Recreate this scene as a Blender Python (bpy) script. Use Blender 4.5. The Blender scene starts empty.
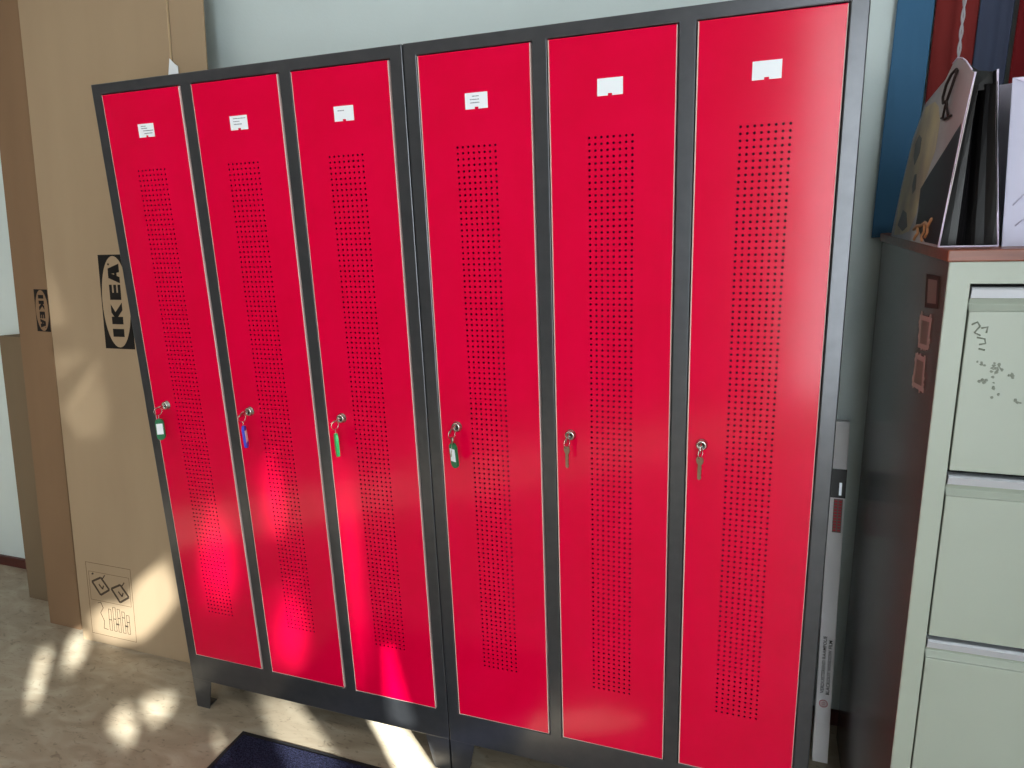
import bpy, bmesh, math, random
from mathutils import Vector, Matrix
random.seed(7)
S = bpy.context.scene
COL = S.collection

# ------------------------------------------------------------------ camera
def make_camera():
    yaw, pitch, roll, fpx = -0.3481, -0.2438, -0.0374, 684.52
    f = Vector((math.sin(yaw)*math.cos(pitch), math.cos(yaw)*math.cos(pitch), math.sin(pitch)))
    rt = Vector((math.cos(yaw), -math.sin(yaw), 0)); up = rt.cross(f)
    r = math.cos(roll)*rt + math.sin(roll)*up
    u = -math.sin(roll)*rt + math.cos(roll)*up
    cd = bpy.data.cameras.new('camera'); co = bpy.data.objects.new('camera', cd); COL.objects.link(co)
    cd.sensor_fit = 'HORIZONTAL'; cd.sensor_width = 36; cd.lens = fpx/1024*36
    cd.clip_start = 0.02
    M = Matrix((r, u, -f)).transposed().to_4x4(); M.translation = Vector((1.5843, -1.3796, 1.452))
    co.matrix_world = M
    S.camera = co
make_camera()

# ------------------------------------------------------------------ world, sun, lights, exposure
w = bpy.data.worlds.new('daylight'); S.world = w; w.use_nodes = True
bg = w.node_tree.nodes['Background']; bg.inputs[0].default_value = (0.75, 0.88, 1.0, 1); bg.inputs[1].default_value = 1.0

SUN_DIR = Vector((-1.13, 1.0, -0.65)).normalized()
sd = bpy.data.lights.new('sun', 'SUN'); sd.energy = 64.0; sd.color = (0.95, 1.0, 0.96); sd.angle = math.radians(0.7)
so = bpy.data.objects.new('sun', sd); COL.objects.link(so); so.location = (6, -5, 5)
so.rotation_euler = (-SUN_DIR).to_track_quat('Z', 'Y').to_euler()

def area(name, loc, direction, sx, sy, power, color):
    d = bpy.data.lights.new(name, 'AREA'); d.shape = 'RECTANGLE'; d.size = sx; d.size_y = sy
    d.energy = power; d.color = color
    o = bpy.data.objects.new(name, d); COL.objects.link(o); o.location = loc
    o.rotation_euler = (-Vector(direction)).to_track_quat('Z', 'Y').to_euler()
    return o
# daylight through the big window in the wall behind the camera
area('window_daylight', (2.2, -3.68, 1.42), (0, 1, -0.03), 0.66, 2.6, 58, (0.90, 0.97, 1.0))
# added fill light from the right, unseen, inside the masked window
area('right_fill', (2.57, -2.1, 1.7), (-1, 0, 0), 2.3, 2.4, 30, (0.88, 0.96, 1.0))
# unseen ceiling lamps added for general fill
area('ceiling_fill', (0.1, -1.7, 3.12), (0, 0, -1), 1.3, 0.5, 17, (1.0, 0.96, 0.90))
area('ceiling_fill', (-1.6, -1.9, 3.12), (0, 0, -1), 1.3, 0.5, 17, (1.0, 0.96, 0.90))

S.view_settings.view_transform = 'Standard'; S.view_settings.look = 'None'
S.view_settings.gamma = 1.0; S.view_settings.use_curve_mapping = False
S.view_settings.exposure = 0.0

# ------------------------------------------------------------------ materials
def lin(r, g, b):
    def c(v):
        v /= 255.0
        return v/12.92 if v <= 0.04045 else ((v+0.055)/1.055)**2.4
    return (c(r), c(g), c(b), 1)

def mat(name, col, rough=0.5, metal=0.0, coat=0.0, spec=0.5):
    m = bpy.data.materials.new(name); m.use_nodes = True
    p = m.node_tree.nodes['Principled BSDF']
    p.inputs['Base Color'].default_value = col
    p.inputs['Roughness'].default_value = rough
    p.inputs['Metallic'].default_value = metal
    p.inputs['Coat Weight'].default_value = coat
    p.inputs['Specular IOR Level'].default_value = spec
    return m

def noise_mat(name, c1, c2, scale, rough=0.6, bump=0.0, bscale=None, stretch=(1, 1, 1), detail=6, lo=0.35, hi=0.65,
              distort=0.0, metal=0.0, spec=0.5, bdist=0.002):
    m = mat(name, c1, rough, metal, 0, spec); nt = m.node_tree; N = nt.nodes; L = nt.links
    p = N['Principled BSDF']
    tc = N.new('ShaderNodeTexCoord'); mp = N.new('ShaderNodeMapping'); mp.inputs['Scale'].default_value = stretch
    L.new(tc.outputs['Object'], mp.inputs[0])
    n = N.new('ShaderNodeTexNoise'); n.inputs['Scale'].default_value = scale; n.inputs['Detail'].default_value = detail
    n.inputs['Distortion'].default_value = distort
    L.new(mp.outputs[0], n.inputs['Vector'])
    r = N.new('ShaderNodeValToRGB'); r.color_ramp.elements[0].position = lo; r.color_ramp.elements[1].position = hi
    r.color_ramp.elements[0].color = c1; r.color_ramp.elements[1].color = c2
    L.new(n.outputs['Fac'], r.inputs[0]); L.new(r.outputs[0], p.inputs['Base Color'])
    if bump:
        n2 = N.new('ShaderNodeTexNoise'); n2.inputs['Scale'].default_value = bscale or scale; n2.inputs['Detail'].default_value = 3
        L.new(mp.outputs[0], n2.inputs['Vector'])
        b = N.new('ShaderNodeBump'); b.inputs['Strength'].default_value = bump; b.inputs['Distance'].default_value = bdist
        L.new(n2.outputs['Fac'], b.inputs['Height']); L.new(b.outputs[0], p.inputs['Normal'])
    return m

M = {}
M['red'] = noise_mat('red gloss lacquer', lin(216, 0, 54), lin(221, 0, 58), 9, 0.16, 0.05, 14, detail=2, spec=0.27, bdist=0.004)
M['edge'] = mat('pale door edge', lin(214, 186, 180), 0.4)  # paler tone along the left, right and bottom door edges
M['frame'] = noise_mat('anthracite steel', lin(80, 81, 85), lin(86, 87, 91), 30, 0.30, 0.05, 160, metal=0.65, spec=0.6)
M['inner'] = mat('dark locker inside', lin(58, 58, 60), 0.6)
M['card'] = noise_mat('corrugated cardboard', lin(160, 138, 112), lin(167, 145, 118), 5, 0.8, 0.12, 60, (1, 1, 0.25), spec=0.2)
M['card2'] = noise_mat('brown cardboard', lin(126, 100, 76), lin(133, 106, 81), 5, 0.8, 0.12, 60, (1, 1, 0.25), spec=0.2)
M['card3'] = noise_mat('dull cardboard', lin(116, 100, 80), lin(122, 105, 84), 5, 0.8, 0.12, 60, (1, 1, 0.25), spec=0.2)
M['foldlight'] = mat('painted fold highlight', lin(205, 180, 145), 0.8)
M['ink'] = mat('black print', lin(28, 25, 24), 0.7, spec=0.2)
M['lightink'] = mat('thin brown print', lin(112, 92, 70), 0.8, spec=0.2)
M['midink'] = mat('dark brown print', lin(70, 57, 45), 0.8, spec=0.2)
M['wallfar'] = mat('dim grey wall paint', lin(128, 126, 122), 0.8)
M['wall'] = noise_mat('painted woodchip wall', lin(207, 219, 219), lin(211, 223, 223), 3, 0.75, 0.25, 130, spec=0.25)
M['ceiling'] = noise_mat('white ceiling', lin(225, 226, 222), lin(230, 231, 227), 3, 0.85, 0.1, 80)
M['base'] = noise_mat('dark red brown baseboard', lin(74, 32, 30), lin(84, 38, 34), 6, 0.4, 0.0, stretch=(1, 8, 8))
M['steel'] = mat('bright nickel', lin(205, 203, 198), 0.22, 1.0)
M['steel2'] = mat('worn key steel', lin(176, 166, 150), 0.35, 1.0)
M['green'] = mat('green plastic', lin(40, 170, 95), 0.35)
M['dgreen'] = mat('deep green plastic', lin(24, 110, 70), 0.35)
M['blue'] = mat('blue plastic', lin(60, 66, 200), 0.35)
M['paper'] = mat('white paper', lin(235, 240, 246), 0.7)
M['print'] = mat('small grey print', lin(120, 128, 138), 0.8)
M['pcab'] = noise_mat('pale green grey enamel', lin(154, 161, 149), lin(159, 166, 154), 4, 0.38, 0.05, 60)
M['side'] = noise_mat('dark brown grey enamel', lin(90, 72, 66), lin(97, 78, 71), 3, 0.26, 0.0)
M['wood'] = noise_mat('red brown veneer', lin(106, 54, 38), lin(132, 72, 50), 7, 0.35, 0.0, stretch=(1, 10, 10))
M['alu'] = mat('brushed aluminium', lin(222, 226, 236), 0.32, 0.6)
M['black'] = mat('black gloss', lin(20, 19, 20), 0.34, spec=0.3)
M['blackmat'] = mat('black matt', lin(16, 15, 16), 0.7)
M['gapdark'] = mat('black seam', lin(14, 14, 14), 0.8)
M['lav'] = noise_mat('lavender white paper', lin(184, 182, 204), lin(190, 188, 209), 3, 0.6)
M['lavedge'] = mat('pale paper edge', lin(220, 208, 232), 0.6)
M['boxwhite'] = mat('white film carton', lin(226, 223, 225), 0.45)
M['redprint'] = mat('red print', lin(190, 50, 62), 0.6)
M['whitemat'] = mat('white frame', lin(232, 232, 228), 0.5)

def floor_mat():
    m = mat('marbled linoleum', lin(170, 155, 140), 0.42); nt = m.node_tree; N = nt.nodes; L = nt.links; p = N['Principled BSDF']
    tc = N.new('ShaderNodeTexCoord')
    mp = N.new('ShaderNodeMapping'); mp.inputs['Scale'].default_value = (1.0, 2.4, 1); mp.inputs['Rotation'].default_value = (0, 0, 0.35)
    L.new(tc.outputs['Object'], mp.inputs[0])
    n = N.new('ShaderNodeTexNoise'); n.inputs['Scale'].default_value = 6; n.inputs['Detail'].default_value = 8
    n.inputs['Distortion'].default_value = 1.1; L.new(mp.outputs[0], n.inputs['Vector'])
    r = N.new('ShaderNodeValToRGB'); e = r.color_ramp.elements
    e[0].position = 0.30; e[0].color = lin(136, 122, 104)
    e[1].position = 0.72; e[1].color = lin(168, 158, 140)
    k = e.new(0.5); k.color = lin(152, 139, 120)
    L.new(n.outputs['Fac'], r.inputs[0])
    n2 = N.new('ShaderNodeTexNoise'); n2.inputs['Scale'].default_value = 22; n2.inputs['Detail'].default_value = 5; n2.inputs['Distortion'].default_value = 2.0
    L.new(mp.outputs[0], n2.inputs['Vector'])
    r2 = N.new('ShaderNodeValToRGB'); r2.color_ramp.elements[0].position = 0.30; r2.color_ramp.elements[1].position = 0.42
    r2.color_ramp.elements[0].color = lin(132, 112, 96); r2.color_ramp.elements[1].color = (1, 1, 1, 1)
    L.new(n2.outputs['Fac'], r2.inputs[0])
    mx = N.new('ShaderNodeMix'); mx.data_type = 'RGBA'; mx.blend_type = 'MULTIPLY'; mx.inputs[0].default_value = 0.45
    L.new(r.outputs[0], mx.inputs[6]); L.new(r2.outputs[0], mx.inputs[7]); L.new(mx.outputs[2], p.inputs['Base Color'])
    return m
M['floor'] = floor_mat()
M['pile'] = noise_mat('dark navy ribbed pile', lin(16, 17, 30), lin(44, 46, 70), 260, 0.95, 0.9, 320, detail=2, spec=0.1, bdist=0.004)
M['rubber'] = mat('black rubber', lin(15, 15, 18), 0.75)

def cloth(name, c1, c2): return noise_mat(name, c1, c2, 2.5, 0.85, 0.2, 300, (3, 3, 0.4), spec=0.15)
M['cblue'] = cloth('blue cloth', lin(60, 100, 134), lin(66, 108, 142))
M['cred'] = cloth('dark red cloth', lin(112, 38, 38), lin(124, 44, 42))
M['cnavy'] = cloth('slate navy cloth', lin(62, 66, 84), lin(66, 74, 96))
M['cwine'] = cloth('wine red cloth', lin(96, 16, 22), lin(108, 22, 26))

def mask_pane_mat(name, v, core, sc=1.86):
    """see-through pane of the added sun mask: clearest in its middle, fading to opaque at its rim"""
    m = bpy.data.materials.new(name); m.use_nodes = True; nt = m.node_tree; N = nt.nodes; L = nt.links
    N.clear(); o = N.new('ShaderNodeOutputMaterial'); t = N.new('ShaderNodeBsdfTransparent')
    tc = N.new('ShaderNodeTexCoord'); mp = N.new('ShaderNodeMapping'); mp.vector_type = 'POINT'
    mp.inputs['Location'].default_value = (0, -sc/2, -sc/2); mp.inputs['Scale'].default_value = (0, sc, sc)
    g = N.new('ShaderNodeTexGradient'); g.gradient_type = 'SPHERICAL'
    r = N.new('ShaderNodeValToRGB'); r.color_ramp.interpolation = 'EASE'
    r.color_ramp.elements[0].position = 0.0; r.color_ramp.elements[0].color = (0, 0, 0, 1)
    r.color_ramp.elements[1].position = max(.05, 1-core); r.color_ramp.elements[1].color = (v, v, v, 1)
    L.new(tc.outputs['Generated'], mp.inputs[0]); L.new(mp.outputs[0], g.inputs[0]); L.new(g.outputs['Fac'], r.inputs[0])
    L.new(r.outputs[0], t.inputs[0]); L.new(t.outputs[0], o.inputs[0]); return m

# ------------------------------------------------------------------ mesh builder
class MB:
    def __init__(self): self.v = []; self.f = []; self.m = []; self.sm = []
    def add(self, vs, fs, mi=0, smooth=False):
        b = len(self.v); self.v += [tuple(p) for p in vs]
        for f in fs: self.f.append([b+i for i in f]); self.m.append(mi); self.sm.append(smooth)
        return self
    def box(self, x0, x1, y0, y1, z0, z1, mi=0):
        vs = [(x, y, z) for z in (z0, z1) for y in (y0, y1) for x in (x0, x1)]
        return self.add(vs, [(0, 2, 3, 1), (4, 5, 7, 6), (0, 1, 5, 4), (2, 6, 7, 3), (0, 4, 6, 2), (1, 3, 7, 5)], mi)
    def prism(self, pts, ext, mi=0):
        """closed polygon of 3-D points swept by the vector ext"""
        n = len(pts); e = Vector(ext); a = [Vector(p) for p in pts]; b = [p+e for p in a]
        nrm = Vector((0, 0, 0))
        for i in range(n): nrm += a[i].cross(a[(i+1) % n])
        fs = [list(range(n)), list(range(2*n-1, n-1, -1))] + [[i, i+n, (i+1) % n+n, (i+1) % n] for i in range(n)]
        if nrm.dot(e) > 0: fs = [f[::-1] for f in fs]
        return self.add(a+b, fs, mi)
    def tube(self, pts, r, mi=0, n=8, closed=False):
        P = [Vector(p) for p in pts]; k = len(P); vs = []; fs = []
        up = None
        for i in range(k):
            if closed: t = P[(i+1) % k]-P[i-1]
            else: t = P[min(i+1, k-1)]-P[max(i-1, 0)]
            t.normalize()
            if up is None: up = t.orthogonal().normalized()
            up = (up - t*up.dot(t)); up = up.normalized() if up.length > 1e-6 else t.orthogonal().normalized()
            s = t.cross(up)
            rr = r[i] if isinstance(r, (list, tuple)) else r
            vs += [P[i]+rr*(math.cos(2*math.pi*j/n)*up+math.sin(2*math.pi*j/n)*s) for j in range(n)]
        for i in range(k if closed else k-1):
            a = i*n; b = ((i+1) % k)*n
            for j in range(n): fs.append((a+j, a+(j+1) % n, b+(j+1) % n, b+j))
        if not closed: fs += [tuple(range(n-1, -1, -1)), tuple(range((k-1)*n, k*n))]
        return self.add(vs, fs, mi, True)
    def lathe(self, prof, center, axis, mi=0, n=20):
        """profile of (distance along axis, radius)"""
        ax = Vector(axis).normalized(); u = ax.orthogonal().normalized(); s = ax.cross(u); c = Vector(center); vs = []; fs = []
        for d, r in prof: vs += [c+ax*d+r*(math.cos(2*math.pi*j/n)*u+math.sin(2*math.pi*j/n)*s) for j in range(n)]
        k = len(prof)
        for i in range(k-1):
            for j in range(n): fs.append((i*n+j, i*n+(j+1) % n, (i+1)*n+(j+1) % n, (i+1)*n+j))
        fs += [tuple(range(n-1, -1, -1)), tuple(range((k-1)*n, k*n))]
        return self.add(vs, fs, mi, True)
    def build(self, name, mats, parent=None, loc=(0, 0, 0), bevel=0, fix=True):
        me = bpy.data.meshes.new(name); me.from_pydata(self.v, [], self.f); me.update()
        if not isinstance(mats, (list, tuple)): mats = [mats]
        for m in mats: me.materials.append(m)
        me.polygons.foreach_set('material_index', self.m); me.polygons.foreach_set('use_smooth', self.sm)
        if fix:
            bm = bmesh.new(); bm.from_mesh(me); bmesh.ops.recalc_face_normals(bm, faces=bm.faces); bm.to_mesh(me); bm.free()
        o = bpy.data.objects.new(name, me); COL.objects.link(o); o.location = loc
        if parent: o.parent = parent
        if bevel:
            b = o.modifiers.new('bevel', 'BEVEL'); b.width = bevel; b.segments = 2; b.limit_method = 'ANGLE'; b.angle_limit = 0.7
        return o

def empty(name, loc, label, cat, group=None, rot=(0, 0, 0)):
    o = bpy.data.objects.new(name, None); COL.objects.link(o); o.location = loc; o.rotation_euler = rot
    o.empty_display_size = 0.05
    return tag(o, label, cat, group)
def tag(o, label, cat, group=None):
    o['label'] = label; o['category'] = cat
    if group: o['group'] = group
    return o
def struct(o): o['kind'] = 'structure'; return o

def text_mesh(body, size, mat_, name, parent, matrix, extrude=0.0, bold=0.0, align='LEFT'):
    cu = bpy.data.curves.new('t', 'FONT'); cu.body = body; cu.size = size; cu.extrude = extrude; cu.offset = bold
    cu.align_x = align; cu.resolution_u = 2
    t = bpy.data.objects.new('t', cu); COL.objects.link(t)
    me = bpy.data.meshes.new_from_object(t.evaluated_get(bpy.context.evaluated_depsgraph_get()))
    bpy.data.objects.remove(t); bpy.data.curves.remove(cu)
    me.name = name; me.materials.clear(); me.materials.append(mat_)
    me.transform(matrix)
    o = bpy.data.objects.new(name, me); COL.objects.link(o); o.parent = parent
    return o

# ------------------------------------------------------------------ room shell
XL, XR, YF, YB, H = -3.2, 2.6, -3.8, 0.49, 3.4
struct(MB().box(XL, XR, YF, YB, -0.1, 0).build('floor', M['floor']))
struct(MB().box(XL-0.1, XR+0.1, YF-0.1, YB+0.1, H, H+0.1).build('ceiling', M['ceiling']))
struct(MB().box(XL-0.1, XR+0.1, YB, YB+0.1, -0.1, H).build('wall_back', M['wall']))
struct(MB().box(XL-0.1, XL, YF-0.1, YB, -0.1, H).build('wall_left', M['wallfar']))
# wall behind the camera with a tall glazed window
wb = MB(); wx0, wx1, wz0, wz1 = 1.8, 2.56, 0.06, 2.8
wb.box(XL-0.1, wx0, YF-0.1, YF, -0.1, H).box(wx1, XR+0.1, YF-0.1, YF, -0.1, H).box(wx0, wx1, YF-0.1, YF, -0.1, wz0).box(wx0, wx1, YF-0.1, YF, wz1, H)
struct(wb.build('wall_front', M['wallfar']))
wf = MB()
for a, b in ((wx0, wx0+.06), (wx1-.06, wx1), (2.15, 2.21)): wf.box(a, b, YF-0.08, YF-0.02, wz0, wz1)
for a, b in ((wz0, wz0+.06), (wz1-.06, wz1)): wf.box(wx0+.06, wx1-.06, YF-0.08, YF-0.02, a, b)
struct(wf.build('window_1', M['whitemat']))
# right wall: tall window closed by added mask, gaps shaped for sun patches
fy0, fy1, fz0, fz1 = -3.3, -0.9, 0.5, 3.32
rb = MB(); rb.box(XR, XR+0.1, YF-0.1, fy0, -0.1, H).box(XR, XR+0.1, fy1, YB, -0.1, H).box(XR, XR+0.1, fy0, fy1, -0.1, fz0).box(XR, XR+0.1, fy0, fy1, fz1, H)
struct(rb.build('wall_right', M['wall']))
GAPS = dict(
  strip=[[-1.613, 1.128], [-1.592, 1.089], [-1.587, 1.028],[-1.559,0.899],[-1.531,0.852],[-1.474,0.779],[-1.452,0.724],[-1.486,0.737],[-1.606,0.807],[-1.642,0.869],[-1.672,0.913],[-1.690,1.019],[-1.702, 1.083], [-1.699, 1.129], [-1.703, 1.186]])
# soft spots of the sun mask: (value let through, share of the spot that is fully open, outline)
SOFT_GAPS = dict(
  b1=(0.530, .6, [[-2.924,1.941],[-2.876,1.913],[-2.889,1.818],[-2.89,1.78],[-2.924,1.799],[-2.924,1.847]]),
  b2=(0.530, .6, [[-2.788,1.924],[-2.737,1.906],[-2.726,1.845],[-2.76,1.811],[-2.804,1.836],[-2.802,1.882]]),
  b3=(0.530, .6, [[-2.632,1.62],[-2.564,1.623],[-2.521,1.562],[-2.542,1.532],[-2.568,1.553]]),
  b4=(0.530, .6, [[-2.508,1.609],[-2.377,1.555],[-2.393,1.535],[-2.455,1.531],[-2.499,1.573]]),
  b5=(0.318, .4, [[-2.264,1.42],[-2.24,1.408],[-2.226,1.364],[-2.245,1.374]]),
  box=(0.191, .55, [[-2.316,2.012],[-2.307,1.844],[-2.371,1.806],[-2.478,1.769],[-2.615,1.809],[-2.696,1.884],[-2.679,1.956],[-2.619,1.965],[-2.514,1.924],[-2.466,1.975]]),
  d1=(0.127, .2, [[-2.195,1.995],[-2.129,2.106],[-2.080,2.05],[-2.066,1.738],[-2.151,1.73],[-2.225,1.80]]),
  d2=(.15, .2, [[-2.022,1.745],[-1.909,1.757],[-1.890,1.561],[-1.884,1.444],[-2.016,1.491]]),
  d3=(0.090, .2, [[-1.778, 2.112], [-1.721, 2.093], [-1.72, 1.881], [-1.728, 1.602], [-1.712, 1.465], [-1.714, 1.328], [-1.767, 1.344], [-1.771, 1.74]]),
  up2=(.13, .2, [[-1.985,2.10],[-1.93,2.14],[-1.915,1.95],[-1.93,1.86],[-1.98,1.90]]),
  band=(.30, .3, [[-2.088,1.43],[-1.941,1.335],[-1.845,1.145],[-2.029,1.216]]),
  up=(.22, .75, [[-1.685, 1.447], [-1.669, 1.441], [-1.641, 1.263], [-1.626, 1.207], [-1.621, 1.167], [-1.683, 1.209], [-1.691, 1.313]]),
  r4=(0.185, .2, [[-1.977,1.067],[-1.964,1.034],[-1.857,0.958],[-1.845,0.994],[-1.861,1.057]]),
  t1=(0.024, .7, [[-2.604,3.198],[-2.537,2.98],[-2.613,3.006]]),
  t2=(0.021, .7, [[-2.624,2.923],[-2.479,2.834],[-2.548,2.836],[-2.63,2.832]]),
  t3=(0.024, .7, [[-2.46,2.787],[-2.452,2.702],[-2.449,2.514],[-2.575,2.589],[-2.637,2.734],[-2.578,2.74]]))
def film():  # unseen sheet, added and cut to shape the sun patches
    cu = bpy.data.curves.new('sun_mask', 'CURVE'); cu.dimensions = '2D'; cu.fill_mode = 'BOTH'; cu.extrude = 0.001
    def sp(pts):
        s = cu.splines.new('POLY'); s.points.add(len(pts)-1); s.use_cyclic_u = True
        for p, c in zip(s.points, pts): p.co = (c[0], c[1], 0, 1)
    sp([(fy0, fz0), (fy1, fz0), (fy1, fz1), (fy0, fz1)])
    for g in list(GAPS.values())+[t_[2] for t_ in SOFT_GAPS.values()]: sp(g)
    t = bpy.data.objects.new('t', cu); COL.objects.link(t)
    me = bpy.data.meshes.new_from_object(t.evaluated_get(bpy.context.evaluated_depsgraph_get()))
    bpy.data.objects.remove(t); bpy.data.curves.remove(cu)
    me.transform(Matrix(((0, 0, 1, XR), (1, 0, 0, 0), (0, 1, 0, 0), (0, 0, 0, 1))))
    me.materials.clear(); me.materials.append(M['blackmat'])
    o = bpy.data.objects.new('sun_mask', me); COL.objects.link(o); struct(o)
    for v, core, g in SOFT_GAPS.values():
        m = MB(); m.add([(XR+.002, a, b) for a, b in g], [list(range(len(g)))])
        m.build('mask_pane', mask_pane_mat('sun mask pane', v, core, 1.86 if v < .17 else 1.35), o)
film()
# baseboards
struct(MB().box(XL, XR, YB-0.014, YB, 0, 0.045).build('baseboard_back', M['base'], bevel=0.002))
# housings of the added ceiling lamps
for x, y in ((0.1, -1.7), (-1.6, -1.9)):
    t = empty('added_ceiling_lamp', (x, y, H), 'added unseen ceiling lamp above the lockers' if x > 0 else 'added unseen ceiling lamp over the left of the room', 'lamp')
    MB().box(-.72, .72, -.3, .3, -.22, 0).build('housing', M['whitemat'], t, bevel=0.01)

# ------------------------------------------------------------------ lockers
UW, DEP, HT, DW, PIT, DZ0, DZ1 = 0.87, 0.45, 1.80, 0.2438, 0.2794, 0.191, 1.7723
GAP = 0.0024
def frame_grid(xs, zs, hole, y0, y1):
    m = MB(); nx, nz = len(xs)-1, len(zs)-1
    V = {}
    vs = []; fs = []
    def vid(i, k, b):
        if (i, k, b) not in V:
            V[(i, k, b)] = len(vs); vs.append((xs[i], y1 if b else y0, zs[k]))
        return V[(i, k, b)]
    solid = lambda i, k: 0 <= i < nx and 0 <= k < nz and not hole(i, k)
    for i in range(nx):
        for k in range(nz):
            if not solid(i, k): continue
            fs.append((vid(i, k, 0), vid(i+1, k, 0), vid(i+1, k+1, 0), vid(i, k+1, 0)))
            fs.append((vid(i, k, 1), vid(i, k+1, 1), vid(i+1, k+1, 1), vid(i+1, k, 1)))
            if not solid(i-1, k): fs.append((vid(i, k, 0), vid(i, k+1, 0), vid(i, k+1, 1), vid(i, k, 1)))
            if not solid(i+1, k): fs.append((vid(i+1, k, 0), vid(i+1, k, 1), vid(i+1, k+1, 1), vid(i+1, k+1, 0)))
            if not solid(i, k-1): fs.append((vid(i, k, 0), vid(i, k, 1), vid(i+1, k, 1), vid(i+1, k, 0)))
            if not solid(i, k+1): fs.append((vid(i, k+1, 0), vid(i+1, k+1, 0), vid(i+1, k+1, 1), vid(i, k+1, 1)))
    m.add(vs, fs); return m

def door_mesh():
    """perforated door, front at y=0, x 0..DW, z 0..DH: 8 x 105 punched holes"""
    DH = DZ1-DZ0; P = 0.012; NC, NR = 8, 104; r = 0.0025; TH = 0.016; ch = 0.0016
    gx0 = DW/2-NC*P/2; gx1 = DW/2+NC*P/2; gz0 = 0.353-DZ0-P/2; gz1 = gz0+NR*P
    vs = []; fs = []; mi = []; V = {}
    def vid(key, co):
        if key not in V: V[key] = len(vs); vs.append(co)
        return V[key]
    def q(f, m=0): fs.append(f); mi.append(m)
    for c in range(NC):
        for k in range(NR):
            # boundary lattice in half steps
            ring = [(0, 0), (1, 0), (2, 0), (2, 1), (2, 2), (1, 2), (0, 2), (0, 1)]
            out = [vid(('g', 2*c+a, 2*k+b), (gx0+(2*c+a)*P/2, 0, gz0+(2*k+b)*P/2)) for a, b in ring]
            cx, cz = gx0+(c+.5)*P, gz0+(k+.5)*P
            inn = []; bak = []
            for j, (a, b) in enumerate(ring):
                ang = math.atan2(b-1, a-1)
                inn.append(len(vs)); vs.append((cx+r*math.cos(ang), 0, cz+r*math.sin(ang)))
                bak.append(len(vs)); vs.append((cx+r*math.cos(ang), 0.0012, cz+r*math.sin(ang)))
            for j in range(8):
                n = (j+1) % 8
                q((out[j], out[n], inn[n], inn[j])); q((inn[j], inn[n], bak[n], bak[j]))
    # surround fan
    cw = .0024
    A = [vid(('o', i), co) for i, co in enumerate([(cw, 0, cw), (DW-ch, 0, cw), (DW-ch, 0, DH-ch), (cw, 0, DH-ch)])]
    bot = [V[('g', i, 0)] for i in range(2*NC+1)]; top = [V[('g', i, 2*NR)] for i in range(2*NC+1)]
    lef = [V[('g', 0, k)] for k in range(2*NR+1)]; rig = [V[('g', 2*NC, k)] for k in range(2*NR+1)]
    q([A[0], A[1]] + bot[::-1]); q([A[2], A[3]] + top); q([A[3], A[0]] + lef); q([A[1], A[2]] + rig[::-1])
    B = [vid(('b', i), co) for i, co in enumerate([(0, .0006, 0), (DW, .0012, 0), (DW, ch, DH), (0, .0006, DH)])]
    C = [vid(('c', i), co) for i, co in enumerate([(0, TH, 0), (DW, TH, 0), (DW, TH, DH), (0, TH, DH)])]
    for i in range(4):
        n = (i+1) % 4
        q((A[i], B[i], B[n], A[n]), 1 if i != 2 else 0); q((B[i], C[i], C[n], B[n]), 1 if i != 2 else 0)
    me = bpy.data.meshes.new('door'); me.from_pydata(vs, [], fs)
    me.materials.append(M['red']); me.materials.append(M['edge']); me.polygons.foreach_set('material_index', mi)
    me.update(); return me

def leg_mb(side, back):
    """folded sheet-steel foot: tapered front face plus tapered side face"""
    m = MB(); t = 0.003; zt = 0.112
    sx = 1 if side == 'l' else -1
    y0 = 0.001 if not back else DEP-0.001; sy = 1 if not back else -1
    x0 = 0.0015 if side == 'l' else UW-0.0035
    m.prism([(x0, y0, zt), (x0+sx*.069, y0, zt), (x0+sx*.066, y0, .088), (x0+sx*.047, y0, 0), (x0, y0, 0)], (0, sy*t, 0))
    m.prism([(x0, y0+sy*t, zt), (x0, y0+sy*.066, zt), (x0, y0+sy*.047, 0), (x0, y0+sy*t, 0)], (sx*t, 0, 0))
    m.prism([(x0+sx*t, y0+sy*t, 0), (x0+sx*.04, y0+sy*t, 0), (x0+sx*.04, y0+sy*.04, 0), (x0+sx*t, y0+sy*.04, 0)], (0, 0, .004))
    return m

LOCKX = (.048, .047, .0445, .0425, .033, .030)
PRINTS = [  # tiny grey print on the name cards: (u0, u1, v) in card fractions
  [(.2, .5, .82), (.2, .58, .66), (.32, .95, .48), (.36, .9, .28)],
  [(.2, .9, .80), (.2, .55, .60), (.2, .68, .40)],
  [(.2, .55, .70)],
  [(.32, .62, .78), (.22, .62, .58), (.22, .64, .38)],
  [], []]
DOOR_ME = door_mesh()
def name_label(door, i):
    w_, h_ = 0.049, 0.031; cx = DW/2 + (.004, .003, .005, .005, -.001, -.002)[i]; z0 = (1.666, 1.663, 1.661, 1.661, 1.663, 1.665)[i]-DZ0
    m = MB(); x0 = cx-w_/2; n0, n1 = cx-.006+(.002 if i else .003), cx+.004
    m.prism([(x0, 0, z0), (n0, 0, z0), (n0, 0, z0+.004), (n1, 0, z0+.004), (n1, 0, z0), (x0+w_, 0, z0), (x0+w_, 0, z0+h_), (x0, 0, z0+h_)], (0, -.0008, 0))
    rnd = random.Random(i)
    for u0, u1, v in PRINTS[i]:
        u = u0
        while u < u1-.02:
            l = rnd.uniform(.03, .07); e = min(u+l, u1); h = rnd.uniform(.0014, .0022)
            m.box(x0+u*w_, x0+e*w_, -.0011, -.0008, z0+v*h_-h/2, z0+v*h_+h/2, 1); u = e+.012
    o = m.build('name_label', [M['paper'], M['print']], door); return o

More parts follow.
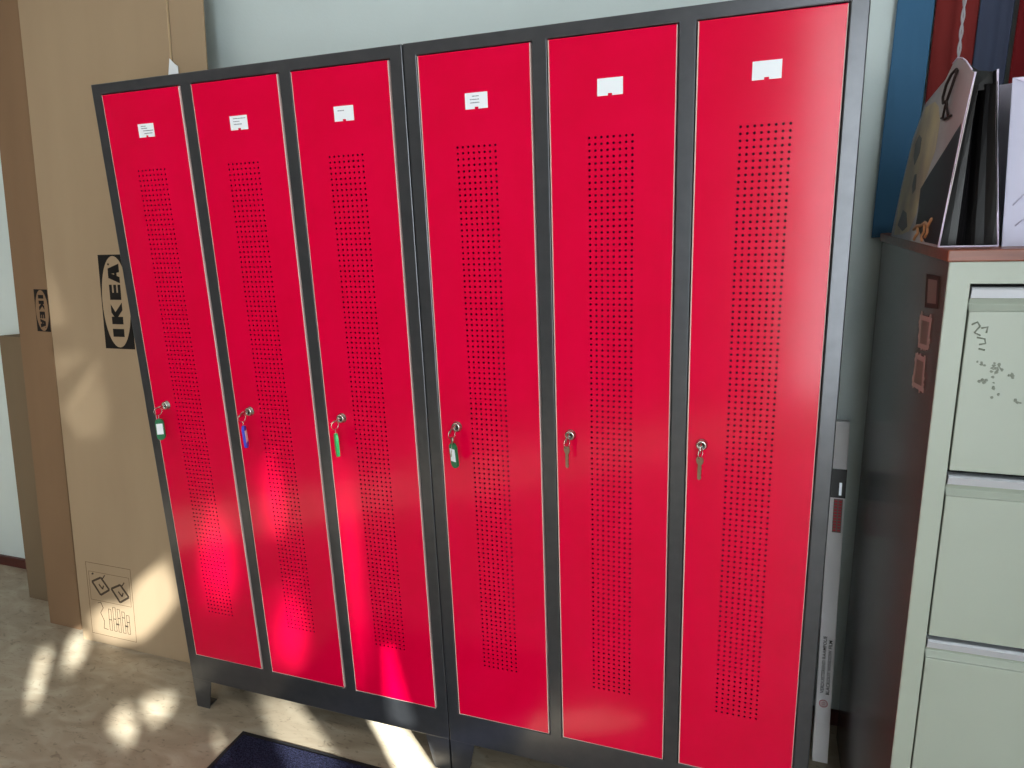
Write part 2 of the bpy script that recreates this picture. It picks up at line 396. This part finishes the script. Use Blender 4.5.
LOCKER_LABEL = ['anthracite locker unit with three red doors on the left, beside the cardboard boxes',
                'anthracite locker unit with three red doors on the right, beside the filing cabinet']
for u in range(2):
    root = empty('locker', (u*UW, 0, 0), LOCKER_LABEL[u], 'locker', 'red three-door locker units')
    x_open = [UW/2+(j-1)*PIT-DW/2 for j in range(3)]
    xs = [0.001]
    for x in x_open: xs += [x-GAP, x+DW+GAP]
    xs.append(UW-0.001)
    zs = [0.10, DZ0-GAP, DZ1+GAP, HT]
    frame_grid(xs, zs, lambda i, k: k == 1 and i % 2 == 1, 0, 0.022).build('front_frame', M['frame'], root, bevel=0.0022)
    c = MB()
    c.box(.001, .0025, .022, DEP, .09, HT-.001).box(UW-.0025, UW-.001, .022, DEP, .09, HT-.001)
    c.box(.0025, UW-.0025, .022, DEP, HT-.0025, HT-.001).box(.0025, UW-.0025, .022, DEP, .13, .132).box(.0025, UW-.0025, DEP-.002, DEP, .09, HT-.0025)
    for j in (0, 1):
        xp = (x_open[j]+DW+x_open[j+1])/2; c.box(xp-.001, xp+.001, .022, DEP-.002, .132, HT-.0025)
    c.build('cabinet_body', M['inner'], root)
    for s in 'lr':
        for b in (False, True): leg_mb(s, b).build('leg', M['frame'], root)
    for j in range(3):
        i = u*3+j
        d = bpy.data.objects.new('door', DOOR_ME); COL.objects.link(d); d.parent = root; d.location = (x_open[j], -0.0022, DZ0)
        name_label(d, i)
        lx, lz = LOCKX[i], 0.980-DZ0
        k = MB(); k.lathe([(0, .0125), (.002, .0125), (.003, .0108), (.009, .0105), (.0105, .0092), (.0105, .006), (.009, .0058)], (lx, 0, lz), (0, -1, 0))
        k.box(lx-.0008, lx+.0008, -.0098, -.0088, lz-.004, lz+.004, 1)
        k.build('lock_cylinder', [M['steel'], M['gapdark']], d)

# keys with tags hanging in the six locks
def circle(c, r, ax1, ax2, n=18): return [Vector(c)+r*(math.cos(2*math.pi*i/n)*Vector(ax1)+math.sin(2*math.pi*i/n)*Vector(ax2)) for i in range(n)]
def make_key(i, label, kind, turn, swing):
    """origin at the lock face on the door"""
    x = (i//3)*UW + UW/2+((i % 3)-1)*PIT-DW/2+LOCKX[i]
    t = empty('key', (x, -0.0122, 0.980), label, 'key', 'keys hanging in the locker doors')
    a = Vector((math.cos(turn), 0, math.sin(turn)))      # width direction of the bow
    nrm = Vector((-math.sin(turn), 0, math.cos(turn)))
    k = MB()
    # blade leaving the lock + rounded bow
    pts = [(-.004, .0), (-.004, -.008), (-.0095, -.013), (-.0105, -.020), (-.0075, -.027), (0, -.0295), (.0075, -.027), (.0105, -.020), (.0095, -.013), (.004, -.008), (.004, .0)]
    k.prism([a*p+Vector((0, q, 0))-nrm*.001 for p, q in pts], nrm*.002)
    k.build('key_bow', M['steel'], t)
    # split ring through the bow
    c = Vector((0, -.023, -.009)); r = .0105
    sw = Vector((math.sin(swing), 0, -math.cos(swing)))
    rg = MB(); rg.tube(circle(c, r, (0.35, 0.93, 0), (0, 0, 1)), .0009, n=6, closed=True); rg.build('split_ring', M['steel'], t)
    p0 = c+sw*r
    if kind in ('green', 'blue', 'greenedge', 'pair'):
        fm = M['blue'] if kind == 'blue' else (M['dgreen'] if kind in ('pair', 'green') else M['green'])
        face = {'green': (.88, .47, 0), 'blue': (.45, -.9, 0), 'greenedge': (.70, -.70, 0), 'pair': (.90, -.43, 0)}[kind]
        wv = Vector(face).normalized(); dv = sw; nv = wv.cross(dv).normalized()
        if nv.y > 0: nv = -nv
        L_, W_, T_ = (.060, .0110, .0035)
        f = MB()
        # connector link
        f.tube([p0+Vector((0, 0, .001)), p0+dv*.007, p0+dv*.012], .0012, 1, 6)
        q0 = p0+dv*.010
        outl = []
        for s0, s1, cc in ((0, 6, q0+dv*W_), (6, 12, q0+dv*(L_-W_))):
            for s in range(s0, s1+1):
                ang = math.pi+math.pi*s/6
                outl.append(cc+wv*(W_*math.cos(ang))+dv*(W_*math.sin(ang)))
        f.prism([p-nv*T_ for p in outl], nv*2*T_, 0)
        f.build('fob_case', [fm, M['steel']], t, bevel=0.0015)
        g = MB(); gc = q0+dv*(L_*.48)
        for sgn in (1, -1):
            base = gc+nv*(T_*sgn)
            g.prism([base-wv*.0082-dv*.0155, base+wv*.0082-dv*.0155, base+wv*.0082+dv*.0145, base-wv*.0082+dv*.0145], nv*sgn*.0006)
        g.build('fob_card', M['paper'] if kind != 'greenedge' else M['green'], t)
    if kind in ('spare', 'pair'):
        s = MB(); dv = (sw+Vector((-.18 if kind == 'pair' else 0, 0, 0))).normalized(); wv = Vector((.93, -.37, 0)) if kind == 'spare' else Vector((.6, -.8, 0))
        nv = wv.cross(dv).normalized()
        pts = [(-.006, 0), (-.008, .006), (-.006, .013), (-.0035, .016), (-.0035, .046), (0, .049), (.0035, .046), (.0042, .041), (.003, .038), (.0042, .033), (.003, .029), (.0042, .024), (.0035, .016), (.006, .013), (.008, .006), (.006, 0)]
        s.prism([p0+Vector((0, 0, .003))+wv*p+dv*q-nv*.0011 for p, q in pts], nv*.0022)
        s.build('spare_key', M['steel2'], t)
    return t
make_key(0, 'key with a dark green white-labelled fob in the leftmost locker door', 'green', 0.5, -.03)
make_key(1, 'key with a blue fob in the second locker door from the left', 'blue', 0.9, .04)
make_key(2, 'key with a plain bright green fob in the third locker door from the left', 'greenedge', 0.6, .0)
make_key(3, 'key with a spare key and a small green fob in the fourth locker door', 'pair', 1.1, .06)
make_key(4, 'key with a plain spare key on its ring in the fifth locker door', 'spare', 1.4, .0)
make_key(5, 'key with a plain spare key on its ring in the rightmost locker door', 'spare', 1.5, -.02)

# ------------------------------------------------------------------ cardboard boxes leaning on the wall
def leaning(name, x0, y0, slope, label, group, tilt=0.0):
    ang = math.atan(slope)
    return empty(name, (x0, y0, 0), label, 'box', group, rot=(-ang, tilt, 0)), math.cos(ang)
def logo(parent, x0, z0, w_, h_, flip):
    """black panel with a kraft oval and four slab letters running up (or down) the carton"""
    y = -.0006
    T = (lambda u, v: (x0+(1-v)*w_, z0+u*h_)) if not flip else (lambda u, v: (x0+v*w_, z0+(1-u)*h_))
    e = lambda pts, d: [(T(a, b)[0], y-d, T(a, b)[1]) for a, b in pts]
    m = MB()
    m.prism(e([(0, 0), (1, 0), (1, 1), (0, 1)], 0), (0, .0006, 0), 0)
    el = [(.5+.485*math.cos(2*math.pi*i/48), .5+.47*math.sin(2*math.pi*i/48)) for i in range(48)]
    m.prism(e(el, 0), (0, -.0004, 0), 1)
    def let(pts): m.prism(e(pts, .0004), (0, -.0004, 0), 0)
    lo, hi = .31, .69; s = .075
    # I
    let([(.13, lo), (.215, lo), (.215, hi), (.13, hi)])
    # K
    let([(.265, lo), (.345, lo), (.345, hi), (.265, hi)])
    let([(.345, .47), (.415, lo), (.495, lo), (.395, .55), (.345, .60)])
    let([(.345, .50), (.395, .55), (.475, hi), (.39, hi), (.345, .60)])
    # E
    let([(.525, lo), (.60, lo), (.60, hi), (.525, hi)])
    for v in (lo, .455, hi-.09): let([(.60, v), (.685, v), (.685, v+.09), (.60, v+.09)])
    # A
    let([(.70, lo), (.765, lo), (.815, hi), (.755, hi)])
    let([(.815, lo), (.905, lo), (.855, hi), (.795, hi)])
    let([(.74, .40), (.86, .40), (.85, .48), (.755, .48)])
    m.prism(e([(.90+.012*math.cos(k), .66+.035*math.sin(k)) for k in [i*math.pi/4 for i in range(8)]], .0004), (0, -.0003, 0), 2)
    m.build('brand_print', [M['ink'], parent.children[0].data.materials[0], M['midink']], parent)

# front, tallest box
b1, cs = leaning('cardboard_box', -0.679, 0.16, 0.1, 'tall light cardboard box with a large black oval logo, touching the left locker', 'flat cardboard boxes leaning on the wall')
Hs = 2.36/cs
zcut = 1.816/cs
body = MB()
prof = [(0, 0, 0), (.667, 0, 0), (.667, 0, zcut), (.605, 0, zcut), (.605, 0, Hs), (0, 0, Hs)]
body.prism(prof, (0, .082, 0))
body.build('carton', [M['card']], b1, bevel=0.003)
fl = MB(); fl.prism([(.6065, .006, zcut+.002), (.727, .010, zcut+.002), (.727, .010, Hs), (.6065, .006, Hs)], (0, .004, 0), 0)
fl.box(.6045, .6060, -.0012, .004, zcut+.004, Hs, 1)  # bright line painted on the fold, where the edge catches light
fl.build('flap', [M['card'], M['foldlight']], b1)
logo(b1, -.4345+.679, 1.069/cs, .126, .302/cs, False)
lb = MB(); z_ = 1.885/cs; lb.prism([(.594, -.0014, z_), (.632, -.0014, z_), (.632, -.0014, z_+.022), (.620, -.0014, z_+.030), (.603, -.0014, z_+.046)], (0, -.0012, 0))
o = lb.build('paper_label', M['paper'], b1); o['label'] = 'white paper label'
# assembly pictograms printed low on the box
pg = MB()
def line(a, b, wd=.0016, mi=0):
    a = Vector((a[0], 0, a[1])); b = Vector((b[0], 0, b[1])); d = (b-a).normalized(); n = Vector((d.z, 0, -d.x))*wd/2
    pg.prism([a-n-Vector((0, .0004, 0)), a+n-Vector((0, .0004, 0)), b+n-Vector((0, .0004, 0)), b-n-Vector((0, .0004, 0))], (0, .0004, 0), mi)
def poly(pts, wd, mi=0, close=True):
    for i in range(len(pts) if close else len(pts)-1): line(pts[i], pts[(i+1) % len(pts)], wd, mi)
px = lambda x: x+.693-.002
poly([(px(-.64), .305), (px(-.43), .305), (px(-.43), .035), (px(-.64), .035)], .0016)
poly([(px(-.63), .272), (px(-.44), .272), (px(-.44), .165), (px(-.63), .165)], .0012)
for cx, cz in ((-.575, .222), (-.485, .208)):
    cx = px(cx)
    poly([(cx-.042, cz+.012), (cx+.002, cz+.033), (cx+.038, cz-.008), (cx-.006, cz-.034)], .0075, 1)
    poly([(cx-.010, cz+.006), (cx+.006, cz-.010), (cx+.012, cz+.004)], .005, 1, False)
    line((cx+.01, cz+.03), (cx+.022, cz+.044), .004, 1)
line((px(-.615), .262), (px(-.607), .266), .006, 1)
# row of fittings drawn as outlines
rn = random.Random(3)
poly([(px(-.60), .155), (px(-.585), .16), (px(-.575), .14), (px(-.59), .12), (px(-.575), .09), (px(-.58), .062), (px(-.56), .06)], .002, 1, False)
for k in range(5):
    x = px(-.545+k*.021); h = (.14, .150, .146, .14, .13)[k]
    poly([(x-.006, .060), (x+.006, .060), (x+.006, h), (x-.006, h)], .0016, 1)
    line((x-.006, .10+.006*k % .02), (x+.006, .10+.006*k % .02), .003, 1)
line((px(-.52), .088), (px(-.505), .088), .006, 1); line((px(-.478), .088), (px(-.463), .088), .006, 1)
o = pg.build('assembly_pictogram', [M['lightink'], M['midink']], b1)

# middle box
b2, cs2 = leaning('cardboard_box', -0.900, 0.20, 0.09, 'tall brown cardboard box with a small oval logo, middle of the three boxes', 'flat cardboard boxes leaning on the wall', .019)
MB().box(0, .160, 0, .074, 0, 2.30/cs2).build('carton', M['card2'], b2, bevel=0.003)
logo(b2, .095, 1.115/cs2, .064, .145/cs2, True)
# short box at the back
b3, cs3 = leaning('cardboard_box', -1.163, 0.31, 0.08, 'short dull brown cardboard box at far left, lowest of the three boxes', 'flat cardboard boxes leaning on the wall', .026)
MB().box(0, .235, 0, .080, 0, 1.072/cs3).build('carton', M['card3'], b3, bevel=0.003)

# ------------------------------------------------------------------ floor mat
t = empty('floor_mat', (0.22, -0.05, 0), 'black and navy doormat on the floor in front of the left locker', 'mat')
MB().box(0, .80, -.50, 0, 0, .006).build('rubber_edge', M['rubber'], t, bevel=.002)
pm = MB(); pm.box(.016, .784, -.484, -.016, .006, .0125); pm.build('pile', M['pile'], t, bevel=.003)

# ------------------------------------------------------------------ filing cabinet
CX0, CX1, CY0, CY1, CZ = 1.851, 2.315, -0.195, 0.43, 1.359
cab = empty('filing_cabinet', (CX0, CY0, 0), 'pale green-grey four-drawer filing cabinet with a dark side and wooden top', 'filing cabinet')
cw, cd_ = CX1-CX0, CY1-CY0
c = MB()
c = frame_grid([0, .0305, cw-.0305, cw], [0, .142, 1.3265, CZ], lambda i, k: i == 1 and k == 1, 0, .004)
c.build('front_frame', M['pcab'], cab, bevel=.0012)
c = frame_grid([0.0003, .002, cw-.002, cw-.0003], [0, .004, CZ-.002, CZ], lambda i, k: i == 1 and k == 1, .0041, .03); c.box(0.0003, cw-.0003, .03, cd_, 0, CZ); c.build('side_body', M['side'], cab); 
c = MB(); c.box(-.004, cw+.004, -.003, cd_+.003, CZ, CZ+.018); c.build('wooden_top', M['wood'], cab, bevel=.002)
for k in range(4):
    zt = 1.3255-.2958*k
    d = MB(); zf = zt-.0395; zb = zt-.2918
    x0, x1 = .0328, cw-.0328
    d.box(x0, x1, -.001, .02, zb, zf)
    # concave finger recess above the face
    d.prism([(x0, .002, zf), (x0, .011, zf+.009), (x0, .006, zf+.0185), (x0, .02, zf+.0185), (x0, .02, zf)], (x1-x0, 0, 0), 0)
    dr = d.build('drawer', [M['pcab']], cab, bevel=.0012)
    h = MB(); h.prism([(x0, .001, zt-.0042), (x0, -.003, zt-.007), (x0, .001, zt-.020), (x0, .016, zt-.021), (x0, .016, zt-.0042)], (x1-x0, 0, 0), 0)
    h.build('handle_strip', M['alu'], dr)
# black seams behind the drawers are the gap itself: a dark liner inside the frame
MB().box(.031, cw-.031, .022, .029, .143, 1.326).build('drawer_liner', M['gapdark'], cab)
# residue and sticker marks
def ring_quad(m, P, f, mi):
    P = [Vector(p) for p in P]; c = sum(P, Vector())/4; I = [c+(p-c)*f for p in P]
    for i in range(4):
        n = (i+1) % 4; m.prism([P[i], P[n], I[n], I[i]], (-.0008, 0, 0), mi)
    return I
side_q = [([(-.061, 1.329), (-.149, 1.334), (-.160, 1.284), (-.073, 1.275)], 0), ([(-.044, 1.258), (-.129, 1.265), (-.127, 1.212), (-.055, 1.203)], 1), ([(-.046, 1.190), (-.117, 1.197), (-.124, 1.141), (-.040, 1.131)], 1)]
M['resid'] = mat('pale sticker residue', lin(176, 150, 146), 0.7)
M['residd'] = mat('dark sticker residue', lin(52, 38, 34), 0.7)
M['stk'] = mat('dull sticker', lin(120, 104, 98), 0.6)
for Q, kind in side_q:
    P = [(-.0002, y-CY0, z) for y, z in Q]; m = MB()
    I = ring_quad(m, P, .72, 0)
    m.prism([p for p in I], (-.0004, 0, 0), 1)
    if kind:
        rr = random.Random(int(Q[0][1]*1000))
        for i in range(4):
            for s in range(3):
                u = rr.random(); p = Vector(P[i]).lerp(Vector(P[(i+1) % 4]), u); e = rr.uniform(.004, .008)
                m.prism([p+Vector((0, math.cos(k*1.257)*e*rr.uniform(.5, 1), math.sin(k*1.257)*e*rr.uniform(.5, 1))) for k in range(5)], (-.0009, 0, 0), 0)
    m.build('sticker_remnant', [M['residd'] if not kind else M['resid'], M['stk']], cab)
M['smudge'] = mat('grey smudge', lin(120, 125, 114), 0.8, spec=0.1)
sm = MB()
def stroke(pts, r=.0013): sm.tube([(x-CX0-.036, -.0012, z+.014) for x, z in pts], r, 0, 5)
# rotated handwriting-like residue and rubbed marks on the top drawer
stroke([(1.925, 1.252), (1.932, 1.256), (1.936, 1.250)]); stroke([(1.936, 1.250), (1.930, 1.240), (1.938, 1.236)])
stroke([(1.938, 1.247), (1.946, 1.249), (1.945, 1.240)]); stroke([(1.934, 1.233), (1.944, 1.231), (1.946, 1.224), (1.938, 1.222)])
stroke([(1.938, 1.216), (1.946, 1.214)])
rr = random.Random(5)
smd = 0
for cx, cz, n, s in ((1.927, 1.200, 26, .009), (1.908, 1.206, 8, .007), (1.950, 1.190, 9, .006), (1.912, 1.182, 8, .006), (1.928, 1.170, 9, .018), (1.965, 1.150, 6, .012)):
    for i in range(n):
        a = rr.uniform(0, 6.28); r = s*rr.random(); x, z = cx+r*math.cos(a), cz+r*math.sin(a); e = rr.uniform(.001, .0026)
        smd += .00002
        sm.prism([(x-CX0+e*math.cos(k*1.05)*rr.uniform(.6, 1.3), -.0011-smd, z+e*math.sin(k*1.05)*rr.uniform(.6, 1.3)) for k in range(6)], (0, .0008, 0))
sm.build('drawer_smudge', M['smudge'], cab)

# ------------------------------------------------------------------ carton of window film between locker and cabinet
fb = empty('window_film_carton', (1.783, 0.322, 0), 'narrow white carton of window film standing between locker and filing cabinet', 'carton', rot=(-math.atan(.138), 0, 0))
FW, FD, FH = .037, .036, .922
MB().box(0, FW, 0, FD, 0, FH).build('carton', M['boxwhite'], fb, bevel=.0012)
m = MB(); m.box(-.0006, FW+.0006, -.0006, FD+.0006, .725, .80); m.box(.022, .028, -.0012, -.0006, .732, .765, 1)
m.build('black_band', [M['black'], M['alu']], fb)
up = Matrix(((0, -1, 0, 0), (0, 0, -1, 0), (1, 0, 0, 0), (0, 0, 0, 1)))   # text running upward on the front face
def ftxt(body, size, x, z, m_, nm, extent, bold=0.0):
    o = text_mesh(body, size, m_, nm, fb, Matrix.Identity(4), 0, bold)
    wdt = max(v.co.x for v in o.data.vertices)-min(v.co.x for v in o.data.vertices)
    o.data.transform(Matrix.Translation((x, -.0007, z)) @ up @ Matrix.Diagonal((extent/wdt, 1, 1, 1)))
    return o
ftxt('VERDUISTEREND RAAMFOLIE', .0115, .0165, .195, M['ink'], 'print', .158, .0002)
ftxt('BLACKOUT WINDOW FILM', .0115, .0300, .192, M['ink'], 'print', .150, .0002)
m = MB()
for dz in range(2):
    for k in range(11): m.box(.013+dz*.010, .0205+dz*.010, -.0008, -.0002, .637+k*.0076, .6422+k*.0076)
m.box(.0115, .0325, -.0005, -.0001, .634, .722, 1)
m.build('red_print', [M['redprint'], M['stk']], fb)
m = MB(); ring = [(.018+.0095*math.cos(k*math.pi/10), -.0004, .166+.0095*math.sin(k*math.pi/10)) for k in range(20)]
m.tube(ring, .0011, 0, 6, True); m.tube([(.018+.004*math.cos(k*math.pi/5), -.0004, .166+.004*math.sin(k*math.pi/5)) for k in range(10)], .001, 0, 6, True)
m.build('round_mark', M['redprint'], fb)
m = MB(); m.box(-.0003, FW+.0003, -.0003, FD+.0003, .0, .108); m.build('end_sleeve', M['boxwhite'], fb)

# ------------------------------------------------------------------ black gift bag on the cabinet
ZT = CZ+.018
bag = empty('gift_bag', (1.845, -0.15, ZT), 'black printed paper gift bag with cord handle standing on the filing cabinet', 'bag')
def G(y, z, off=0.0): return Vector((.06*(z-1.377)-off, y+.15, z-ZT+.001))
outline = [(-.145, 1.376), (.279, 1.376), (.251, 1.472), (.21, 1.565), (.14, 1.620), (.06, 1.632), (.006, 1.640), (-.025, 1.656), (-.053, 1.660), (-.09, 1.652), (-.114, 1.644), (-.155, 1.626), (-.178, 1.620)]
m = MB(); m.prism([G(y, z) for y, z in outline], (.0012, 0, 0)); m.build('printed_panel', noise_mat('mauve grey print', lin(165, 154, 158), lin(190, 182, 186), 9, .4), bag)
pr = MB()
def patch(pts, mi, lay): pr.prism([G(y, z, .0003*lay) for y, z in pts], (-.0003, 0, 0), mi)
patch([(.135, 1.612), (.06, 1.612), (.025, 1.6), (-.005, 1.573), (-.007, 1.53), (.022, 1.491), (.05, 1.467), (.058, 1.441), (.060, 1.423), (.10, 1.392), (.165, 1.384), (.243, 1.380), (.247, 1.452), (.205, 1.545)], 0, 0)
patch([(-.151, 1.556), (-.078, 1.525), (.023, 1.483), (.058, 1.467), (.046, 1.432), (.046, 1.405), (-.05, 1.380), (-.140, 1.380), (-.160, 1.491)], 1, 1)
patch([(.123, 1.558), (.118, 1.532), (.149, 1.512), (.170, 1.528), (.174, 1.552), (.15, 1.566)], 2, 1)
patch([(.115, 1.495), (.102, 1.468), (.122, 1.460), (.137, 1.474), (.132, 1.494)], 2, 1)
patch([(.19, 1.43), (.15, 1.425), (.12, 1.40), (.16, 1.39), (.22, 1.40)], 2, 1)
for pts in ([(.054, 1.397), (.03, 1.404), (.0, 1.405), (-.03, 1.411), (-.06, 1.407), (-.075, 1.418)], [(.02, 1.402), (.012, 1.392), (.028, 1.386), (.035, 1.380)], [(-.03, 1.408), (-.036, 1.396), (-.02, 1.389), (-.03, 1.381)], [(-.052, 1.407), (-.062, 1.396), (-.05, 1.388)]):
    pr.tube([G(y, z, .0009) for y, z in pts], .003, 3, 6)
pr.build('print', [noise_mat('cream ochre print', lin(214, 192, 150), lin(184, 160, 138), 14, .45), mat('black print gloss', lin(26, 20, 27), .4, spec=.3), mat('grey blotch', lin(112, 106, 100), .45), mat('orange print', lin(196, 140, 100), .4)], bag)
# right panel, mirror of the left one
XB = 1.923-1.845
def Gr(y, z): return Vector((XB-.150*(z-1.377), y+.15, z-ZT+.001))
m = MB(); m.prism([Gr(y, z) for y, z in [(-.145, 1.376), (.27, 1.376), (.245, 1.472), (.21, 1.565), (.14, 1.618), (-.03, 1.622), (-.155, 1.622), (-.178, 1.622)]], (-.0012, 0, 0)); m.build('back_panel', M['black'], bag)
# pleated gusset facing the room
cols = [(0, 0), (.16, .004), (.30, .003), (.42, .016), (.50, .024), (.56, .010), (.62, .004), (.78, .006), (.90, .002), (1, 0)]
vs = []; fs = []; rows = [(-.145, 1.3765), (-.150, 1.43), (-.156, 1.49), (-.162, 1.55), (-.174, 1.605)]
for yy, zz in rows:
    a = G(yy, zz); b = Gr(yy, zz)
    for t_, dep in cols:
        p = a.lerp(b, t_); p.y += dep*(0.7+0.9*(zz-1.377)/.25); vs.append(p)
nc = len(cols)
for r_ in range(len(rows)-1):
    for c_ in range(nc-1): fs.append((r_*nc+c_, r_*nc+c_+1, (r_+1)*nc+c_+1, (r_+1)*nc+c_))
m = MB(); m.add(vs, fs); g_ = m.build('gusset', M['black'], bag, fix=False)
s_ = g_.modifiers.new('thickness', 'SOLIDIFY'); s_.thickness = .0008
# folded inside rim seen at the top
m = MB(); m.prism([G(-.168, 1.598)+Vector((.0015, .006, 0)), Gr(-.168, 1.598)+Vector((-.0015, .006, 0)), Gr(-.160, 1.622)+Vector((-.0015, 0, 0)), Gr(-.160, 1.622).lerp(G(-.085, 1.655), .45)+Vector((0, 0, -.007)), Gr(-.160, 1.622).lerp(G(-.085, 1.655), .75)+Vector((0, 0, -.004)), G(-.085, 1.655)+Vector((.0015, 0, 0))], (0, .001, 0)); m.build('inside_fold', M['blackmat'], bag)
m = MB(); m.prism([G(.2, 1.38)+Vector((.002, 0, 0)), Gr(.2, 1.38)+Vector((-.002, 0, 0)), Gr(.12, 1.6)+Vector((-.002, 0, 0)), G(.12, 1.6)+Vector((.002, 0, 0))], (0, .001, 0)); m.build('rear_gusset', M['blackmat'], bag)
m = MB()
m.tube([G(-.146, 1.377), G(-.151, 1.43), G(-.157, 1.49), G(-.163, 1.55), G(-.178, 1.621)], .0014, 0, 6)
m.tube([Gr(-.146, 1.377), Gr(-.151, 1.43), Gr(-.157, 1.49), Gr(-.163, 1.55), Gr(-.178, 1.622)], .0014, 0, 6)
m.tube([G(-.148, 1.3775), Gr(-.148, 1.3775)], .0014, 0, 6)
m.tube([G(-.155, 1.628), G(-.114, 1.646), G(-.09, 1.654), G(-.053, 1.662), G(-.025, 1.658)], .001, 0, 6)
m.build('paper_edge', M['lavedge'], bag)
m = MB(); m.tube([G(-.073, 1.642, .003), G(-.055, 1.638, .005), G(-.034, 1.625, .006), G(-.026, 1.608, .006), G(-.036, 1.598, .006), G(-.055, 1.600, .005), G(-.066, 1.612, .005), G(-.080, 1.640, .003)], .0022, 0, 7)
m.tube([G(-.055, 1.600, .005), G(-.048, 1.590, .005), G(-.036, 1.576, .003)], .0018, 0, 6); m.tube([G(-.055, 1.600, .005), G(-.064, 1.588, .005), G(-.072, 1.574, .003)], .0018, 0, 6)
m.tube([G(-.02, 1.577, .002), G(-.05, 1.572, .003), G(-.085, 1.574, .002)], .0018, 0, 6)
m.build('cord_handle', mat('dark brown cord', lin(42, 30, 30), .8), bag)

# ------------------------------------------------------------------ white paper bag beside it
wb_ = empty('paper_bag', (1.931, -0.14, ZT), 'lavender white paper bag at the right edge, next to the black gift bag', 'bag')
m = MB(); hh = .245
front = [(0.0, 0.0, 0), (.205, 0, 0), (.20, .012, hh), (-.012, .008, hh-.006)]
back = [(0.0, .11, 0), (.205, .11, 0), (.20, .085, hh), (-.012, .075, hh-.006)]
vs = [Vector(p) for p in front+back]
m.add(vs, [(0, 1, 2, 3), (4, 7, 6, 5), (1, 5, 6, 2), (0, 1, 5, 4)])
mid = [Vector((.010, .055, 0.0)), Vector((.006, .045, hh-.008))]
b0 = len(m.v); m.add(mid, []); m.add([front[0], mid[0], mid[1], front[3]], [(0, 1, 2, 3)]); m.add([mid[0], back[0], back[3], mid[1]], [(0, 1, 2, 3)])
o = m.build('bag_body', M['lav'], wb_, fix=True); s_ = o.modifiers.new('thickness', 'SOLIDIFY'); s_.thickness = .0015
m = MB(); m.prism([(-.012, .006, hh-.007), (.20, .010, hh-.001), (.20, .002, hh-.034), (.035, -.003, hh-.030)], (0, .0012, 0)); m.build('folded_rim', M['lavedge'], wb_)
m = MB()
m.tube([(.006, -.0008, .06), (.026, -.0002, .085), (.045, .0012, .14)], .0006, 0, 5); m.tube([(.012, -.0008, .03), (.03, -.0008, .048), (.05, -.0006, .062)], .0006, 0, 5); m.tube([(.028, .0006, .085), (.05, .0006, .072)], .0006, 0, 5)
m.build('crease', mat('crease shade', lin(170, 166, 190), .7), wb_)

# ------------------------------------------------------------------ cloths hanging on the wall behind the cabinet
def hanging(label, m_, x0, x1, z0, z1, seed, amp):
    r = random.Random(seed); n = 26; k = 24; vs = []; fs = []
    ph = [r.uniform(0, 6.28) for _ in range(4)]
    for j in range(k+1):
        v = j/k
        for i in range(n+1):
            u = i/n; x = x0+(x1-x0)*u
            y = .467-amp*(.5+.5*math.sin(u*4.5+ph[0]+.4*v))-.4*amp*math.sin(u*9+ph[1]+v)-.002
            vs.append((x+.010*v+.002*math.sin(v*4+ph[2]), min(y, .466), z0+(z1-z0)*v))
    for j in range(k):
        for i in range(n): fs.append((j*(n+1)+i, j*(n+1)+i+1, (j+1)*(n+1)+i+1, (j+1)*(n+1)+i))
    m = MB(); m.add(vs, fs, 0, True); o = m.build('hanging_cloth', m_, fix=False)
    s = o.modifiers.new('thickness', 'SOLIDIFY'); s.thickness = .003; s.offset = 0
    tag(o, label, 'cloth', 'cloths hanging behind the filing cabinet')
hanging('bright blue cloth hanging on the wall right beside the locker', M['cblue'], 1.835, 1.908, 1.366, 2.15, 1, .003)
hanging('dark brick red cloth hanging on the wall behind the black gift bag', M['cred'], 1.911, 1.992, 1.40, 2.15, 2, .012)
hanging('slate navy cloth hanging on the wall above the lavender paper bag', M['cnavy'], 1.996, 2.058, 1.40, 2.15, 3, .008)
hanging('wine red cloth hanging at the right edge of the photo', M['cwine'], 2.063, 2.20, 1.40, 2.15, 4, .014)

# grey braided cord hanging down behind the gift bag
m = MB(); N_ = 90
for s in (0, math.pi):
    m.tube([(1.957+.0022*math.cos(i*.55+s), .395+.0022*math.sin(i*.55+s), 1.66+i*(2.15-1.66)/N_) for i in range(N_+1)], .0019, 0, 6)
tag(m.build('braided_cord', mat('grey braid', lin(176, 172, 178), .7)), 'grey braided cord hanging down behind the black gift bag', 'cord')
